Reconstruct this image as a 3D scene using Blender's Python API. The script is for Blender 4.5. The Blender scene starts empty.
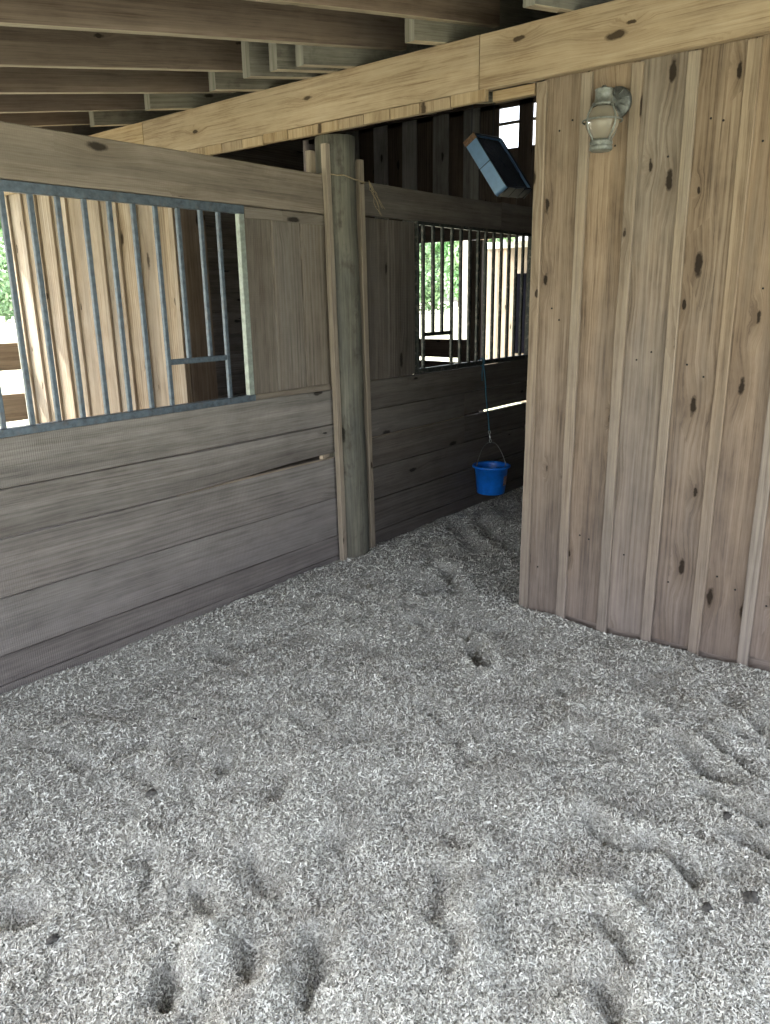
import bpy, math, random
import numpy as np
from mathutils import Vector, Matrix

random.seed(7)
rng = np.random.default_rng(11)
S = bpy.context.scene
COL = S.collection
PI = math.pi

# ------------------------------------------------------------------ helpers
class MB:
    """collects boards, tubes, lathes; build() links them as ONE mesh object"""
    def __init__(self):
        self.v = []; self.f = []; self.uv = []; self.rnd = []; self.mi = []; self.sm = []

    def face(self, idx, uvs, rnd=0.5, mi=0, smooth=False):
        self.f.append(tuple(idx)); self.uv.extend(uvs); self.rnd.append(rnd); self.mi.append(mi); self.sm.append(smooth)

    def board(self, o, L, W, T, seg=None, ch=0.004, jit=0.0015, bow=0.0, cup=0.0, rnd=None, mi=0, taper=0.0, notch=None):
        """board from corner o along vectors L (length, grain), W (width), T (thickness), chamfered, slightly irregular"""
        o = Vector(o); L = Vector(L); W = Vector(W); T = Vector(T)
        l, w, t = L.length, W.length, T.length
        el, ew, et = L / l, W / w, T / t
        if seg is None: seg = max(1, min(24, int(l / 0.14)))
        c = min(ch, w * .3, t * .3)
        prof = [(c, 0), (w - c, 0), (w, c), (w, t - c), (w - c, t), (c, t), (0, t - c), (0, c)]
        per = [0]
        for i in range(8):
            a, b = prof[i], prof[(i + 1) % 8]
            per.append(per[-1] + math.hypot(a[0] - b[0], a[1] - b[1]))
        if rnd is None: rnd = random.random()
        uo, vo = random.uniform(0, 60), random.uniform(0, 60)
        base = len(self.v)
        w0 = w1 = 0.0
        for k in range(seg + 1):
            u = l * k / seg
            w0 += random.gauss(0, jit); w1 += random.gauss(0, jit)
            w0 *= .8; w1 *= .8
            b = bow * 4 * (k / seg) * (1 - k / seg)
            n0 = notch(u) if notch else 0.0
            for (pw, pt) in prof:
                x = pw
                if pw < w * .5: x += w0 * (seg > 1) + n0 + taper * (k / seg)
                else: x += w1 * (seg > 1)
                self.v.append(tuple(o + el * u + ew * x + et * (pt + b)))
        for k in range(seg):
            for i in range(8):
                j = (i + 1) % 8
                a = base + k * 8
                u0, u1 = uo + l * k / seg, uo + l * (k + 1) / seg
                self.face((a + i, a + j, a + 8 + j, a + 8 + i),
                          [(u0, vo + per[i]), (u0, vo + per[i + 1]), (u1, vo + per[i + 1]), (u1, vo + per[i])], rnd, mi)
        for k, fl in ((0, True), (seg, False)):
            a = base + k * 8
            ids = [a + i for i in range(8)]
            uvs = [(uo + 20 + p[0] * .2, vo + 20 + p[1]) for p in prof]
            if fl: ids = ids[::-1]; uvs = uvs[::-1]
            self.face(ids, uvs, rnd, mi)
        return self

    def box(self, a, b, **k):
        a = Vector(a); b = Vector(b); d = b - a
        ax = sorted(range(3), key=lambda i: -abs(d[i]))
        vs = []
        for i in ax:
            v = Vector((0, 0, 0)); v[i] = d[i]; vs.append(v)
        return self.board(a, vs[0], vs[1], vs[2], **k)

    def ring_surface(self, rings, closed_ring=True, caps=(True, True), mi=0, smooth=True, rnd=0.5, vscale=1.0):
        base = len(self.v); n = len(rings[0])
        for r in rings: self.v.extend([tuple(p) for p in r])
        uo, vo = random.uniform(0, 30), random.uniform(0, 30)
        ulen = [0]
        for k in range(len(rings) - 1):
            ulen.append(ulen[-1] + (Vector(rings[k + 1][0]) - Vector(rings[k][0])).length)
        circ = sum((Vector(rings[0][i]) - Vector(rings[0][(i + 1) % n])).length for i in range(n))
        m = n if closed_ring else n - 1
        for k in range(len(rings) - 1):
            for i in range(m):
                j = (i + 1) % n
                a = base + k * n; b = a + n
                v0, v1 = vo + circ * i / n, vo + circ * (i + 1) / n
                self.face((a + i, a + j, b + j, b + i), [(uo + ulen[k], v0), (uo + ulen[k], v1), (uo + ulen[k + 1], v1), (uo + ulen[k + 1], v0)], rnd, mi, smooth)
        if caps[0]: self.face([base + i for i in range(n)][::-1], [(uo, vo)] * n, rnd, mi)
        if caps[1]:
            b = base + (len(rings) - 1) * n
            self.face([b + i for i in range(n)], [(uo, vo)] * n, rnd, mi)
        return self

    def tube(self, pts, r, n=8, closed=False, mi=0, smooth=True, rnd=0.5):
        pts = [Vector(p) for p in pts]
        rings = []; N = len(pts)
        up = None
        for k in range(N):
            if closed: t = pts[(k + 1) % N] - pts[k - 1]
            else: t = pts[min(k + 1, N - 1)] - pts[max(k - 1, 0)]
            t.normalize()
            if up is None:
                up = Vector((0, 0, 1)) if abs(t.z) < .9 else Vector((1, 0, 0))
            a = t.cross(up)
            if a.length < 1e-4: a = t.orthogonal()
            a.normalize(); b = a.cross(t); b.normalize(); up = b
            rr = r(k / max(1, N - 1)) if callable(r) else r
            rings.append([pts[k] + (a * math.cos(q) + b * math.sin(q)) * rr for q in (2 * PI * i / n for i in range(n))])
        if closed: rings.append(rings[0]); return self.ring_surface(rings, caps=(False, False), mi=mi, smooth=smooth, rnd=rnd)
        return self.ring_surface(rings, mi=mi, smooth=smooth, rnd=rnd)

    def lathe(self, prof, n=24, caps=(False, False), M=None, mi=0, rnd=.5):
        """prof: (radius, z) pairs"""
        rings = []
        for (r, z) in prof:
            ring = [Vector((r * math.cos(2 * PI * i / n), r * math.sin(2 * PI * i / n), z)) for i in range(n)]
            if M is not None: ring = [M @ p for p in ring]
            rings.append(ring)
        return self.ring_surface(rings, caps=caps, mi=mi, rnd=rnd)

    def build(self, name, mat, parent=None, loc=None):
        me = bpy.data.meshes.new(name)
        me.from_pydata(self.v, [], self.f)
        uvl = me.uv_layers.new(name='UVMap')
        uvl.data.foreach_set('uv', np.array(self.uv, dtype=np.float32).ravel())
        at = me.attributes.new('rnd', 'FLOAT', 'FACE')
        at.data.foreach_set('value', np.array(self.rnd, dtype=np.float32))
        for m in (mat if isinstance(mat, (list, tuple)) else [mat]): me.materials.append(m)
        me.polygons.foreach_set('material_index', self.mi)
        me.polygons.foreach_set('use_smooth', self.sm)
        me.update()
        o = bpy.data.objects.new(name, me)
        COL.objects.link(o)
        if parent is not None: o.parent = parent
        if loc is not None: o.location = loc
        return o

def tag(o, label, cat, group=None, kind=None):
    o['label'] = label; o['category'] = cat
    if group: o['group'] = group
    if kind: o['kind'] = kind
    return o

def thing(name, label, cat, loc=(0, 0, 0), group=None, rot=(0, 0, 0)):
    o = bpy.data.objects.new(name, None); COL.objects.link(o)
    o.empty_display_size = .1
    o.location = loc; o.rotation_euler = rot
    return tag(o, label, cat, group)

def copy_tree(o, label=None):
    c = o.copy(); COL.objects.link(c)
    if label: c['label'] = label
    for ch in o.children:
        d = ch.copy(); COL.objects.link(d); d.parent = c
        for g in ch.children:
            e = g.copy(); COL.objects.link(e); e.parent = d
    return c

# ------------------------------------------------------------------ materials
class NT:
    def __init__(self, name):
        self.m = bpy.data.materials.new(name); self.m.use_nodes = True
        self.t = self.m.node_tree; self.t.nodes.clear()
        self.out = self.n('ShaderNodeOutputMaterial'); self.b = self.n('ShaderNodeBsdfPrincipled')
        self.l(self.b.outputs[0], self.out.inputs[0])
    def n(self, ty, **k):
        x = self.t.nodes.new(ty)
        for a, b in k.items(): setattr(x, a, b)
        return x
    def l(self, a, b): self.t.links.new(a, b)
    def set(self, sock, v):
        if isinstance(v, bpy.types.NodeSocket): self.l(v, sock)
        elif v is not None: sock.default_value = v
    def math(self, op, a, b=None, c=None, clamp=False):
        x = self.n('ShaderNodeMath', operation=op); x.use_clamp = clamp
        self.set(x.inputs[0], a); self.set(x.inputs[1], b); self.set(x.inputs[2], c)
        return x.outputs[0]
    def vmul(self, v, s):
        x = self.n('ShaderNodeVectorMath', operation='MULTIPLY'); self.l(v, x.inputs[0]); self.set(x.inputs[1], s); return x.outputs[0]
    def vadd(self, v, s):
        x = self.n('ShaderNodeVectorMath', operation='ADD'); self.l(v, x.inputs[0]); self.set(x.inputs[1], s); return x.outputs[0]
    def noise(self, vec, scale, detail=3, rough=.55, dist=0.0):
        x = self.n('ShaderNodeTexNoise'); self.set(x.inputs['Vector'], vec)
        x.inputs['Scale'].default_value = scale; x.inputs['Detail'].default_value = detail
        x.inputs['Roughness'].default_value = rough; x.inputs['Distortion'].default_value = dist
        return x.outputs['Fac']
    def ramp(self, fac, stops):
        x = self.n('ShaderNodeValToRGB'); self.set(x.inputs[0], fac)
        e = x.color_ramp.elements
        while len(e) < len(stops): e.new(.5)
        for el, (p, c) in zip(e, stops):
            el.position = p; el.color = (*c, 1) if len(c) == 3 else c
        return x.outputs[0]
    def rng(self, v, a, b, c=0., d=1.):
        x = self.n('ShaderNodeMapRange'); x.clamp = True
        self.set(x.inputs[0], v)
        for i, q in enumerate((a, b, c, d)): x.inputs[i + 1].default_value = q
        return x.outputs[0]
    def mix(self, fac, a, b, mode='MIX'):
        x = self.n('ShaderNodeMix', data_type='RGBA', blend_type=mode); x.clamp_factor = True
        self.set(x.inputs[0], fac); self.set(x.inputs[6], a if isinstance(a, bpy.types.NodeSocket) else (*a, 1)); self.set(x.inputs[7], b if isinstance(b, bpy.types.NodeSocket) else (*b, 1))
        return x.outputs[2]
    def bump(self, h, strength=.4, dist=.004):
        x = self.n('ShaderNodeBump'); x.inputs['Strength'].default_value = strength; x.inputs['Distance'].default_value = dist
        self.l(h, x.inputs['Height']); self.l(x.outputs[0], self.b.inputs['Normal'])
    def attr(self, name='rnd'):
        return self.n('ShaderNodeAttribute', attribute_name=name).outputs['Fac']
    def uv(self): return self.n('ShaderNodeUVMap', uv_map='UVMap').outputs[0]
    def pos(self): return self.n('ShaderNodeNewGeometry').outputs['Position']

def wood(name, dark, mid, light, gray=(.2, .19, .175), gray_amt=.4, knots=.5, tint=.22, saw=0.0, rough=.85, stain=None, grain=1.0, spots=0.0, sapw=1.0):
    m = NT(name)
    uv = m.uv(); r = m.attr()
    cmb = m.n('ShaderNodeCombineXYZ'); m.l(m.math('MULTIPLY', r, 40.0), cmb.inputs[2])
    uvz = m.vadd(uv, cmb.outputs[0])
    # slow wander of the grain so that it swirls about knots
    kn = m.n('ShaderNodeTexVoronoi', feature='F1', voronoi_dimensions='2D'); kn.inputs['Scale'].default_value = 1.0
    kvec = m.vmul(uvz, (2.2, 6.5, 1.0)); m.l(kvec, kn.inputs['Vector'])
    sep = m.n('ShaderNodeSeparateColor'); m.l(kn.outputs['Color'], sep.inputs[0])
    on = m.math('LESS_THAN', sep.outputs[0], knots)
    kd = m.math('ADD', kn.outputs['Distance'], m.math('MULTIPLY', m.math('SUBTRACT', m.noise(uvz, 26, 3), .5), .13))
    size = m.rng(sep.outputs[1], 0, 1, .5, 1.65)
    kd = m.math('DIVIDE', kd, size)
    kin = m.math('MULTIPLY', m.rng(kd, .085, .05), on)
    khalo = m.math('MULTIPLY', m.rng(kd, .34, .06), on)
    swirl = m.math('MULTIPLY', khalo, .55)
    sx = m.n('ShaderNodeSeparateXYZ'); m.l(uvz, sx.inputs[0])
    cv = m.n('ShaderNodeCombineXYZ')
    m.l(sx.outputs[0], cv.inputs[0]); m.l(m.math('ADD', sx.outputs[1], m.math('MULTIPLY', swirl, .05)), cv.inputs[1]); m.l(sx.outputs[2], cv.inputs[2])
    g1 = m.noise(m.vmul(cv.outputs[0], (1.6, 60, 1)), 1.0, 4, .6, .5)
    g2 = m.noise(m.vmul(cv.outputs[0], (5, 190, 1)), 1.0, 3, .6, .2)
    wv = m.n('ShaderNodeTexWave', wave_type='BANDS', bands_direction='Y'); m.l(m.vmul(cv.outputs[0], (.55, 7.5, 1)), wv.inputs[0])
    wv.inputs['Scale'].default_value = 1.6; wv.inputs['Distortion'].default_value = 7.5; wv.inputs['Detail'].default_value = 2.0; wv.inputs['Detail Scale'].default_value = .9
    g3 = m.noise(m.vmul(cv.outputs[0], (.55, 13, 1)), 1.0, 3, .55, .4)
    g4 = m.noise(m.vmul(uvz, (5, 9, 1)), 1.0, 4, .65)
    wmask = m.rng(m.math('FRACT', m.math('MULTIPLY', r, 3.77)), .45, .9, .15, 1.0)
    f = m.math('ADD', m.math('MULTIPLY', m.math('SUBTRACT', g1, .12), .46), m.math('MULTIPLY', m.math('MULTIPLY', m.math('SUBTRACT', wv.outputs['Fac'], .5), wmask), .26 * grain))
    f = m.math('ADD', f, m.math('MULTIPLY', m.math('SUBTRACT', g2, .5), .55))
    f = m.math('ADD', f, m.math('MULTIPLY', g3, .46))
    f = m.math('ADD', f, m.math('MULTIPLY', m.math('SUBTRACT', g4, .34), .42))
    col = m.ramp(f, [(.22, dark), (.48, mid), (.76, light)])
    sap = m.rng(m.noise(m.vmul(uvz, (.22, 8.5, 1)), 1.0, 2, .5, .3), .45, .55)
    col = m.mix(sapw, col, m.ramp(sap, [(0, (.86, .85, .85)), (1, (1.12, 1.12, 1.13))]), 'MULTIPLY')
    # weathering in patches
    pn = m.noise(m.vmul(uvz, (.9, 3.5, 1)), 1.3, 4, .6)
    ga = m.math('MULTIPLY', m.rng(m.math('ADD', pn, m.math('MULTIPLY', m.math('SUBTRACT', r, .5), .35)), .38, .72), gray_amt)
    gcol = m.mix(1.0, m.ramp(f, [(.2, (.55, .55, .55)), (.8, (1.3, 1.3, 1.3))]), gray, 'MULTIPLY')
    col = m.mix(ga, col, gcol)
    if stain: # (colour, z full, z none, amount)
        sp = m.n('ShaderNodeSeparateXYZ'); m.l(m.pos(), sp.inputs[0])
        z = m.math('ADD', sp.outputs[2], m.math('MULTIPLY', m.math('SUBTRACT', m.noise(m.vmul(uvz, (1.2, 5, 1)), 1.0, 4, .6), .5), 1.1))
        sa = m.math('MULTIPLY', m.rng(z, stain[2], stain[1]), stain[3])
        scol = m.mix(1.0, m.ramp(f, [(.2, (.6, .6, .6)), (.8, (1.3, 1.3, 1.3))]), stain[0], 'MULTIPLY')
        col = m.mix(sa, col, scol)
    if spots:
        sn = m.noise(m.vmul(uvz, (6, 9, 1)), 1.0, 4, .65)
        col = m.mix(m.math('MULTIPLY', m.rng(sn, .54, .7), spots), col, (.05, .04, .035))
    col = m.mix(m.math('MULTIPLY', khalo, .38), col, dark)
    col = m.mix(m.math('MULTIPLY', kin, .97), col, tuple(c * .26 for c in dark))
    # board to board tone
    tv = m.rng(r, 0, 1, 1 - tint, 1 + tint)
    hs = m.n('ShaderNodeHueSaturation'); m.l(tv, hs.inputs['Value']); m.l(col, hs.inputs['Color'])
    m.l(m.rng(m.math('FRACT', m.math('MULTIPLY', r, 7.31)), 0, 1, .86, 1.08), hs.inputs['Saturation'])
    m.l(hs.outputs[0], m.b.inputs['Base Color'])
    m.b.inputs['Roughness'].default_value = rough
    m.b.inputs['Specular IOR Level'].default_value = .25
    h = m.math('ADD', g2, m.math('MULTIPLY', g1, .8))
    if saw:
        sw = m.n('ShaderNodeTexWave', wave_type='BANDS', bands_direction='X'); m.l(m.vmul(uvz, (1, .55, 1)), sw.inputs[0])
        sw.inputs['Scale'].default_value = 32; sw.inputs['Distortion'].default_value = 3.5; sw.inputs['Detail'].default_value = 2; sw.inputs['Detail Scale'].default_value = .3
        h = m.math('ADD', h, m.math('MULTIPLY', sw.outputs['Fac'], saw))
    h = m.math('SUBTRACT', h, m.math('MULTIPLY', kin, .8))
    m.bump(h, .5, .003)
    return m.m

def plain(name, col, rough=.6, metal=0., var=.12, vscale=25, spec=.4, bump=0., rust=None, trans=None):
    m = NT(name)
    p = m.pos(); n = m.noise(p, vscale, 4, .6)
    c = m.ramp(n, [(.3, tuple(x * (1 - var * 1.5) for x in col)), (.7, tuple(min(1, x * (1 + var)) for x in col))])
    if rust:
        n2 = m.noise(p, vscale * .6, 5, .7)
        c = m.mix(m.math('MULTIPLY', m.rng(n2, .52, .66), rust[1]), c, rust[0])
    m.l(c, m.b.inputs['Base Color'])
    m.b.inputs['Roughness'].default_value = rough; m.b.inputs['Metallic'].default_value = metal
    m.b.inputs['Specular IOR Level'].default_value = spec
    if trans: m.b.inputs['Transmission Weight'].default_value = trans
    if bump: m.bump(n, bump, .003)
    return m.m

M = {}
M['plank'] = wood('weathered_plank', (0.110, 0.095, 0.083), (0.207, 0.187, 0.165), (0.295, 0.273, 0.246), gray=(0.207, 0.195, 0.181), gray_amt=.7, knots=.10, tint=.10, saw=.7, stain=((0.163, 0.141, 0.138), .05, 1.0, .75), grain=.5)
M['panel'] = wood('weathered_panel', (0.111, 0.088, 0.068), (0.200, 0.170, 0.138), (0.264, 0.230, 0.191), gray=(0.174, 0.163, 0.149), gray_amt=.6, knots=.2, tint=.16, saw=.3, grain=.5, sapw=.35)
M['beam'] = wood('weathered_beam', (0.126, 0.099, 0.074), (0.218, 0.181, 0.141), (0.286, 0.245, 0.197), gray=(0.210, 0.186, 0.160), gray_amt=.4, knots=.12, tint=.05, saw=.4, grain=.5)
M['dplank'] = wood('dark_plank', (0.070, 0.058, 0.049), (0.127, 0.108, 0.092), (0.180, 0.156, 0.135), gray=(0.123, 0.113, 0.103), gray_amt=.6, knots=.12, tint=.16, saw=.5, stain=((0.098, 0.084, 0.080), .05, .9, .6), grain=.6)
M['siding'] = wood('siding_board', (.10, .066, .042), (.275, .2, .132), (.375, .288, .2), gray=(.225, .196, .163), gray_amt=.6, knots=.55, tint=.08, stain=((.215, .175, .16), .15, 1.8, .75), grain=.9)
M['batten'] = wood('batten_wood', (.145, .1, .066), (.30, .228, .155), (.40, .318, .228), gray=(.28, .245, .2), gray_amt=.6, knots=.25, tint=.1, stain=((.25, .21, .188), .1, 1.6, .75), grain=1.0)
M['fresh'] = wood('fresh_siding', (.22, .155, .10), (.36, .29, .21), (.46, .385, .295), gray=(.34, .31, .27), gray_amt=.45, knots=.22, tint=.12, grain=.8)
M['header'] = wood('pine_header', (.2, .125, .062), (.385, .282, .165), (.48, .37, .24), gray=(.32, .262, .19), gray_amt=.3, knots=.5, tint=.05, grain=.5, sapw=.5)
M['rafter'] = wood('rafter_wood', (0.106, 0.075, 0.056), (0.189, 0.141, 0.107), (0.255, 0.194, 0.151), gray=(0.176, 0.145, 0.123), gray_amt=.4, knots=.14, tint=.08, grain=.5)
M['grayraf'] = wood('gray_rafter_wood', (0.098, 0.089, 0.072), (0.204, 0.191, 0.157), (0.289, 0.272, 0.234), gray=(0.196, 0.196, 0.170), gray_amt=.6, knots=.16, tint=.12, grain=.5, spots=.5)
M['lit_redge'] = wood('floor_lit_rafter_edge', (.24, .19, .13), (.42, .35, .25), (.55, .48, .36), gray=(.4, .35, .27), gray_amt=.4, knots=.1, tint=.08, grain=.4)  # paler wood colour carrying the floor's bounced light
M['post'] = wood('post_wood', (0.072, 0.065, 0.048), (0.151, 0.143, 0.112), (0.216, 0.204, 0.163), gray=(0.090, 0.092, 0.086), gray_amt=.9, knots=.15, tint=.02, grain=.3, spots=.75)
M['strip'] = wood('strip_wood', (0.170, 0.128, 0.089), (0.306, 0.246, 0.178), (0.391, 0.327, 0.251), gray=(0.264, 0.230, 0.187), gray_amt=.4, knots=.15, tint=.08, grain=.6)
M['deck'] = wood('roof_deck', (.05, .04, .032), (.09, .072, .058), (.13, .105, .085), gray_amt=.3, gray=(.1, .09, .08), knots=.1, tint=.12)
M['backw'] = wood('back_boards', (.09, .085, .085), (.17, .165, .165), (.25, .245, .25), gray=(.2, .2, .21), gray_amt=.6, knots=.12, tint=.2, grain=.6)
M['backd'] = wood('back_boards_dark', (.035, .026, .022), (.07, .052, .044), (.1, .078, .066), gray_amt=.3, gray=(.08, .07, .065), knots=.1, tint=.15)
M['jamb'] = wood('jamb_board', (.1, .072, .052), (.19, .145, .108), (.26, .2, .155), gray_amt=.3, gray=(.2, .16, .13), knots=.1, tint=.05, grain=.5)
M['bar'] = plain('painted_steel', (.105, .135, .165), .45, .35, .25, 40, rust=((.15, .12, .1), .35))
M['stile'] = plain('galvanised_stile', (.3, .34, .30), .5, .3, .2, 30, rust=((.2, .19, .16), .4))
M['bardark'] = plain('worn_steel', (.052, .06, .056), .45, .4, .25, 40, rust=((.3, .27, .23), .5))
M['lantern'] = plain('galvanised_lantern', (.25, .265, .245), .5, .45, .25, 60, rust=((.13, .12, .09), .4), bump=.06)
M['lanterndk'] = plain('lantern_backplate', (.17, .18, .172), .5, .55, .3, 60, bump=.2)
M['blue'] = plain('blue_plastic', (.008, .17, .72), .38, 0, .1, 30, spec=.5)
M['steel'] = plain('bright_zinc', (.55, .55, .53), .3, .9, .15, 60)
M['wire'] = plain('galvanised_wire', (.22, .22, .21), .4, .6, .2, 60)
M['rope'] = plain('blue_rope', (.04, .13, .2), .8, 0, .3, 200)
M['twine'] = plain('twine', (.33, .26, .16), .9, 0, .25, 200)
M['fanblue'] = plain('fan_housing', (.2, .37, .64), .32, .1, .06, 20, spec=.6)
M['fandark'] = plain('fan_dark', (.012, .02, .035), .5, .1, .2, 40)
M['fanedge'] = plain('fan_rust', (.28, .17, .11), .7, .1, .3, 60)
M['nail'] = plain('nail_head', (.03, .026, .024), .6, .4, .2, 80)
M['dirt'] = plain('dirt', (.14, .12, .1), .95, 0, .25, 9, bump=.6)
M['manure'] = plain('manure', (.085, .08, .072), .85, 0, .4, 60, bump=.8)
M['leaf'] = plain('leaf_green', (.16, .32, .13), .6, 0, .5, 1.4)
M['leafl'] = plain('leaf_light', (.34, .5, .28), .6, 0, .45, 1.4)
M['bark'] = plain('bark', (.11, .085, .06), .9, 0, .35, 6, bump=.8)
M['black'] = plain('black_paint', (.004, .004, .006), .9, 0, .2, 20, spec=0.0)
M['pale'] = plain('pale_painted_wood', (.62, .59, .54), .7, 0, .12, 8)
M['sticker'] = plain('sticker', (.5, .34, .3), .6, 0, .5, 90)

# frosted amber-grey lantern glass
g = NT('lantern_glass')
g.b.inputs['Base Color'].default_value = (.46, .41, .32, 1); g.b.inputs['Roughness'].default_value = .12
g.b.inputs['Transmission Weight'].default_value = .55; g.b.inputs['IOR'].default_value = 1.45
g.bump(g.noise(g.pos(), 120, 3), .15, .002)
M['glass'] = g.m

# grass outside
g = NT('grass_field')
p_ = g.pos()
gc = g.ramp(g.noise(p_, .35, 6, .65), [(.3, (.30, .32, .2)), (.6, (.45, .45, .34)), (.8, (.54, .52, .42))])
g.l(gc, g.b.inputs['Base Color']); g.b.inputs['Roughness'].default_value = .9; g.bump(g.noise(p_, 30, 4), .5, .03)
M['grass'] = g.m

# bedding: base bed and flakes
g = NT('shavings_bed')
p_ = g.pos()
a_ = g.noise(p_, 170, 4, .75); b_ = g.noise(p_, 5, 4, .6)
gc = g.ramp(a_, [(.36, (.12, .115, .10)), (.5, (.40, .39, .355)), (.64, (.72, .705, .655))])
gc = g.mix(g.math('MULTIPLY', g.rng(b_, .54, .7), .4), gc, (.25, .23, .2))  # dirty patches that also carry painted relief shading
g.l(gc, g.b.inputs['Base Color']); g.b.inputs['Roughness'].default_value = .95
g.b.inputs['Specular IOR Level'].default_value = .1
g.bump(g.math('ADD', a_, g.noise(p_, 420, 2)), .9, .006)
M['bed'] = g.m
g = NT('shavings_flakes')
r_ = g.attr(); p_ = g.pos()
gc = g.ramp(r_, [(0, (.10, .095, .079)), (.3, (.42, .412, .366)), (.6, (.68, .672, .612)), (1, (.92, .916, .862))])
b_ = g.noise(p_, 4.5, 4, .6)  # broad and fine dark patches: dirty damp shavings plus painted relief shading
gc = g.mix(g.math('MULTIPLY', g.rng(b_, .5, .68), .5), gc, (.31, .288, .25))
c_ = g.noise(p_, 13, 4, .65)
gc = g.mix(g.math('MULTIPLY', g.rng(c_, .56, .7), .5), gc, (.22, .205, .178))
g.l(gc, g.b.inputs['Base Color']); g.b.inputs['Roughness'].default_value = .8; g.b.inputs['Specular IOR Level'].default_value = .2
M['flake'] = g.m

# ------------------------------------------------------------------ main dimensions
YL = 3.22            # front face of the left plank partition
XF = 3.525           # front face of the board siding under the header
SL = .174            # roof pitch (rises along +x)
def roof_z(x): return 3.12 + SL * (x - 3.51)

# ------------------------------------------------------------------ terrain
gm = MB()
n = 40
gx = np.linspace(-1, 1, n); gx = np.sign(gx) * np.abs(gx) ** 3 * 260 + 3; gy = np.sign(np.linspace(-1, 1, n)) * np.abs(np.linspace(-1, 1, n)) ** 3 * 260 + 3
for j in range(n):
    for i in range(n): gm.v.append((gx[i], gy[j], -.155))
for j in range(n - 1):
    for i in range(n - 1):
        a = j * n + i
        gm.face((a, a + 1, a + n + 1, a + n), [(0, 0)] * 4)
o = gm.build('ground', M['grass']); tag(o, 'sunlit grass field around the barn', 'ground', kind='structure')
fm = MB().box((-.95, -1.05, -.15), (7.3, 7.15, -.128), ch=.002)
o = fm.build('floor', M['dirt']); tag(o, 'packed dirt floor of the barn under the bedding', 'floor', kind='structure')

# ------------------------------------------------------------------ bedding of wood shavings
def vnoise(x, y, seed):
    r = np.random.default_rng(seed); T = r.random((64, 64))
    xi = np.floor(x).astype(int); yi = np.floor(y).astype(int); fx = x - xi; fy = y - yi
    fx = fx * fx * (3 - 2 * fx); fy = fy * fy * (3 - 2 * fy)
    a = T[xi % 64, yi % 64]; b = T[(xi + 1) % 64, yi % 64]; c = T[xi % 64, (yi + 1) % 64]; d = T[(xi + 1) % 64, (yi + 1) % 64]
    return (a * (1 - fx) + b * fx) * (1 - fy) + (c * (1 - fx) + d * fx) * fy - .5

dimples = []  # x, y, long radius, short radius, angle, depth
for (x, y, s) in [(1.06, 1.10, 1.2), (1.02, 1.31, 1.0), (.80, 1.38, 1.3), (1.44, 1.27, 1.0), (1.13, 2.05, 1.), (1.24, 1.52, 1.), (1.33, .91, 1.), (1.6, .53, 1.1), (1.26, 2.67, .9), (1.48, 2.43, 1.), (2.05, 2.84, .7), (2.89, 1.81, 1.)]:
    dimples.append((x, y, .085 * s, .05 * s, .25 + random.uniform(-.4, .4), .018 * s))
for k in range(120):
    x, y = random.uniform(-.3, 6.6), random.uniform(-.8, 3.05)
    s = random.uniform(.5, 1.1)
    dimples.append((x, y, .1 * s, .055 * s, random.uniform(-1.4, 1.4), random.uniform(.012, .034)))

# creases and scuffs in the bedding: polyline on the floor, depth, width
creases = [([(2.79, .9), (2.76, .83), (2.79, .74), (2.76, .63), (2.71, .53), (2.62, .45)], .028, .018), ([(2.67, .75), (2.63, .68), (2.58, .61), (2.55, .56)], .04, .024),
           ([(2.44, .57), (2.41, .49), (2.37, .39)], .03, .02), ([(2.1, .83), (2.06, .76), (2.05, .69), (2.07, .63)], .045, .022), ([(2.09, .6), (2.07, .55), (2.04, .51), (2.0, .47)], .045, .026),
           ([(2.25, .43), (2.23, .37), (2.2, .31)], .03, .018), ([(2.55, 1.09), (2.51, .97), (2.47, .85)], .022, .022), ([(2.89, .59), (2.87, .51), (2.88, .47)], .04, .02),
           ([(1.72, .63), (1.67, .56), (1.63, .53)], .035, .022), ([(2.93, 1.83), (2.78, 1.67)], .035, .022), ([(2.3, 1.65), (2.21, 1.47), (2.08, 1.31)], .025, .03),
           ([(1.58, 1.06), (1.44, .99)], .04, .028), ([(1.42, .92), (1.34, .88)], .035, .02), ([(1.52, .55), (1.46, .49)], .05, .026), ([(1.36, .52), (1.29, .48)], .05, .026),
           ([(1.17, 1.2), (1.11, 1.15), (1.05, 1.13)], .05, .026), ([(1.04, 1.34), (.98, 1.25)], .045, .024), ([(.92, 1.49), (.85, 1.41)], .055, .03), ([(.9, 1.32), (.81, 1.28)], .055, .034),
           ([(1.28, 1.59), (1.23, 1.45)], .035, .026), ([(.83, 1.42), (.88, 1.45)], .03, .022), ([(1.35, 2.31), (1.32, 2.16)], .03, .022), ([(2.17, 2.84), (2.14, 2.62)], .025, .024),
           ([(1.23, 2.63), (1.23, 2.48)], .03, .024), ([(1.1, 1.85), (1.03, 1.77)], .035, .022), ([(1.1, 1.61), (1.07, 1.52)], .035, .022), ([(4.59, 3.05), (4.39, 2.8), (4.17, 2.6)], .04, .05),
           ([(3.18, 2.48), (3.11, 2.35)], .04, .024), ([(3.73, 2.51), (3.49, 2.32)], .05, .03), ([(3.01, 1.91), (2.87, 1.76), (2.77, 1.66)], .045, .024), ([(4.7, 2.89), (4.4, 2.56)], .05, .045),
           ([(3.01, 2.23), (2.95, 2.1)], .03, .022), ([(1.75, 1.2), (1.7, 1.08)], .03, .024), ([(1.9, 2.0), (1.86, 1.85)], .028, .024), ([(1.6, 1.75), (1.5, 1.68)], .03, .024)]

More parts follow.
